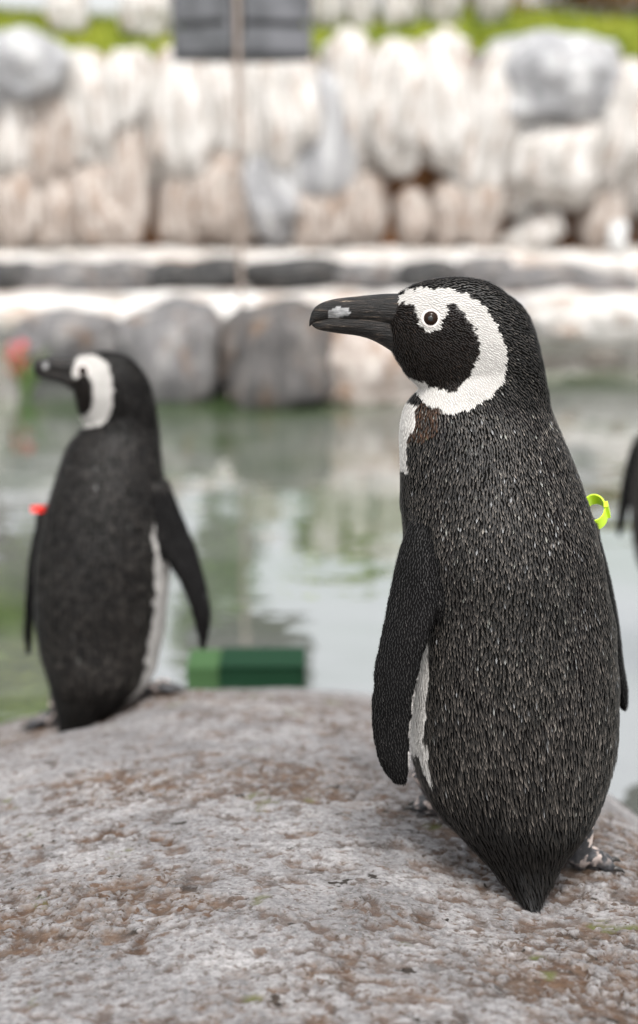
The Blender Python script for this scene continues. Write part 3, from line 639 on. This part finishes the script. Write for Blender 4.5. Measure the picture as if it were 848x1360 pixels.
pv, pf = loft_rings([np.stack([.012 * np.cos(th), .012 * np.sin(th), 0 * th + z], -1) for z in np.linspace(0, 2.9, 12)])
obj('pole', pv, pf, pole_m, box)
zb = at(320, 80, 7.45)[2] - bp[2]
bb = empty('cabinet', (0, .34, zb)); bb.parent = box; bb.rotation_euler = (0, 0, R(38))
w_ = .235
for nm, a, m in (('lower_panel', (-w_, w_, -w_, w_, .035, .155), bg_m), ('upper_panel', (-w_, w_, -w_, w_, .185, .62), bg_m),
                 ('base_trim', (-w_ - .012, w_ + .012, -w_ - .012, w_ + .012, 0, .034), bk_m), ('middle_rail', (-w_ + .012, w_ - .012, -w_ + .012, w_ - .012, .156, .184), bk_m), ('lid', (-w_ - .03, w_ + .03, -w_ - .03, w_ + .03, .621, .66), bk_m)):
    v, f = boxmesh(*a); obj(nm, v, f, m, bb, smooth=False)
for sx, sy in ((-1, -1), (1, -1), (1, 1), (-1, 1)):
    v, f = boxmesh(sx * w_ - .014, sx * w_ + .014, sy * w_ - .014, sy * w_ + .014, .0345, .6205); obj('corner_post', v, f, bg_m, bb, smooth=False)
v, f = boxmesh(-.03, .03, .012, .03, zb + .1, zb + .5); obj('bracket', v, f, bk_m, box, smooth=False)

# ------------------------------------------------------------------ green tub behind the boulder, added as stand-in for the box reflection
gt_m = M('green_reflection', (.004, .024, .010), .8, .15); yt_m = M('yellow_green_reflection', (.035, .075, .028), .8, .15)
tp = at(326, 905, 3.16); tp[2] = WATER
reflection_block = empty('reflection_block', tp); tag(reflection_block, 'added green block behind the boulder, stand-in for the box reflection, one end yellow-green', 'reflection_block')
for nm, a, m in (('wall', (-.055, .128, -.06, -.052, -.04, .045), gt_m), ('wall', (-.055, .128, .052, .06, -.04, .045), gt_m), ('reflection_end', (.1285, .136, -.06, .06, -.04, .045), gt_m),  # walls here are sides of the added reflection stand-in
                 ('reflection_end_face', (-.128, -.0555, -.062, .062, -.04, .048), yt_m), ('floor', (-.055, .128, -.0515, .0515, -.04, -.03), gt_m), ('lid', (-.0545, .137, -.063, .063, .0455, .052), gt_m)):
    v, f = boxmesh(*a, .0025); obj(nm, v, f, m, reflection_block, smooth=False)

# ------------------------------------------------------------------ plants
def leaf_b(c1, c2):
    def f(n, b): n.links.new(ramp(n, noise(n, coords(n), 3.5, 3), (.35, c1), (.65, c2)), b.inputs['Base Color'])
    return f
bark = M('bark', (.13, .10, .075), .9)
def shrub(c, rx, rz, mat, label, cat, nleaf=2600, leaf=.035, name='shrub', trunk_h=.5, seed=0):
    rg = np.random.default_rng(seed); c = np.asarray(c, float); rt = empty(name, c); tag(rt, label, cat, 'shrubs and trees on the bank')
    V = []; F = []
    def limb(p, q, r0, r1):
        p = np.asarray(p, float); q = np.asarray(q, float); rings = []
        for f in np.linspace(0, 1, 5):
            m = p * (1 - f) + q * f; t8 = np.linspace(0, 2 * math.pi, 8, endpoint=False); r = r0 * (1 - f) + r1 * f
            rings.append(m + np.stack([r * np.cos(t8), r * np.sin(t8), 0 * t8], -1))
        v, f_ = loft_rings(rings); o = sum(len(x) for x in V); V.append(v); F.extend(tuple(i + o for i in g) for g in f_)
    limb((0, 0, -.1), (0, 0, trunk_h), .05 * rx + .02, .035 * rx + .012); ends = []
    for i in range(9):
        a = i * 2.4; e = np.array([rx * .65 * math.cos(a), rx * .65 * math.sin(a), trunk_h + rz * (.1 + 1.5 * rg.random())]); limb((0, 0, trunk_h * rg.uniform(.5, 1)), e, .02 * rx + .008, .006); ends.append(e)
    obj('trunk', np.vstack(V), F, bark, rt)
    ends = np.array(ends); cl = ends[rg.integers(0, 9, nleaf)] + rg.normal(0, 1, (nleaf, 3)) * np.array([rx, rx, rz]) * .26
    a = rg.normal(0, 1, (nleaf, 3)); a /= np.linalg.norm(a, axis=1)[:, None]; b = np.cross(a, rg.normal(0, 1, (nleaf, 3))); b /= np.linalg.norm(b, axis=1)[:, None]
    s = leaf * rg.uniform(.6, 1.4, (nleaf, 1)); V = np.stack([cl - a * s, cl + b * s * .45, cl + a * s, cl - b * s * .45], 1).reshape(-1, 3)
    obj('crown', V, np.arange(4 * nleaf).reshape(-1, 4), mat, rt, smooth=False)
lf1 = M('yellow_green_leaf', rough=.6, build=leaf_b((.10, .16, .015), (.26, .30, .03)))
lf2 = M('mid_green_leaf', rough=.6, build=leaf_b((.05, .10, .02), (.13, .20, .05)))
lf3 = M('russet_leaf', rough=.7, build=leaf_b((.14, .065, .02), (.28, .17, .06)))
def bankpt(u, Y): p = at(u, 0, Y); p[2] = bank_z(p[0], p[1]) - .03; return p
shrub(bankpt(455, 13.8), .42, .34, lf1, 'small yellow-green tree on the grass bank between the pale stones', 'tree', 3600, .05, 'tree', .42, 1)
shrub(bankpt(-40, 13.9), .8, 1.15, lf1, 'tall olive green tree on the bank above the brownish boulder', 'tree', 8000, .07, 'tree', .75, 2)
shrub(bankpt(270, 14.5), .40, .95, lf2, 'slim green tree on the bank behind the grey box', 'tree', 2600, .055, 'tree', .7, 3)
shrub(bankpt(790, 13.9), .60, .20, lf3, 'low russet brown shrub on the bank behind the blue-grey boulder', 'shrub', 2600, .04, seed=4, trunk_h=.05)
shrub(bankpt(880, 14.5), .8, .34, lf3, 'wide russet shrub on the bank beside the green leafy tree', 'shrub', 3000, .045, seed=11, trunk_h=.06)
shrub(bankpt(640, 14.7), .45, .26, lf3, 'thin brownish shrub on the bank beside the upright pale stones', 'shrub', 1200, .04, seed=6, trunk_h=.05)
shrub(bankpt(1180, 14.1), .7, .7, lf2, 'green leafy tree on the bank beyond the blue-grey boulder', 'tree', 4200, .05, 'tree', .6, 7)
for i, (u, w, h) in enumerate([(435, 44, 130), (482, 34, 110), (530, 50, 124), (588, 44, 120), (655, 40, 100), (345, 40, 100), (195, 60, 70), (90, 50, 56)]):
    p = bankpt(u, 13.0); q = rock(u, 0, 13.0, w, h, pale1, name='standing_stone', k=i % 9)
    q.location = (p[0], p[1], p[2] + q.scale[2] * .75)
    tag(q, 'pale upright stone standing on the grass bank', 'stone', 'upright stones on the grass bank')
# flowering plant at the pool edge
fp = at(34, 500, 6.6); fp[2] = WATER - .02
pl = empty('flowering_plant', fp); tag(pl, 'green leafy plant with a red flower spike standing in the pool', 'plant')
rg = np.random.default_rng(9)
def blade(n, h, w, sp_):
    V = []; F = []
    for i in range(n):
        a = rg.uniform(0, 6.28); d = np.array([math.cos(a), math.sin(a), 0]); s = np.array([-d[1], d[0], 0]); hh = h * rg.uniform(.6, 1.1); o = len(V)
        for f in np.linspace(0, 1, 6):
            p = d * (sp_ * f * f + .01) + np.array([0, 0, hh * (f - .25 * f * f)]); ww = w * (1 - f) ** .6 * (.5 + f) + .001
            V += [tuple(p - s * ww), tuple(p + s * ww)]
        F += [(o + 2 * k, o + 2 * k + 1, o + 2 * k + 3, o + 2 * k + 2) for k in range(5)]
    return V, F
v, f = blade(26, .30, .012, .14); obj('leaves', v, f, lf2, pl)
v, f = blade(1, .30, .004, .0); obj('stem', v, f, lf2, pl)
V = []; F = []
for i in range(70):
    a = rg.uniform(0, 6.28); z = rg.uniform(.10, .27); r = .022 * math.sin(math.pi * (z - .10) / .24) + .01; c = np.array([-.03 + r * math.cos(a), r * math.sin(a), z]); o = len(V)
    q = rg.normal(0, .012, (4, 3)); V += [tuple(c + x) for x in q]; F.append((o, o + 1, o + 2, o + 3))
obj('flower_spike', V, F, M('red_petal', (.45, .04, .05), .6), pl, smooth=False)
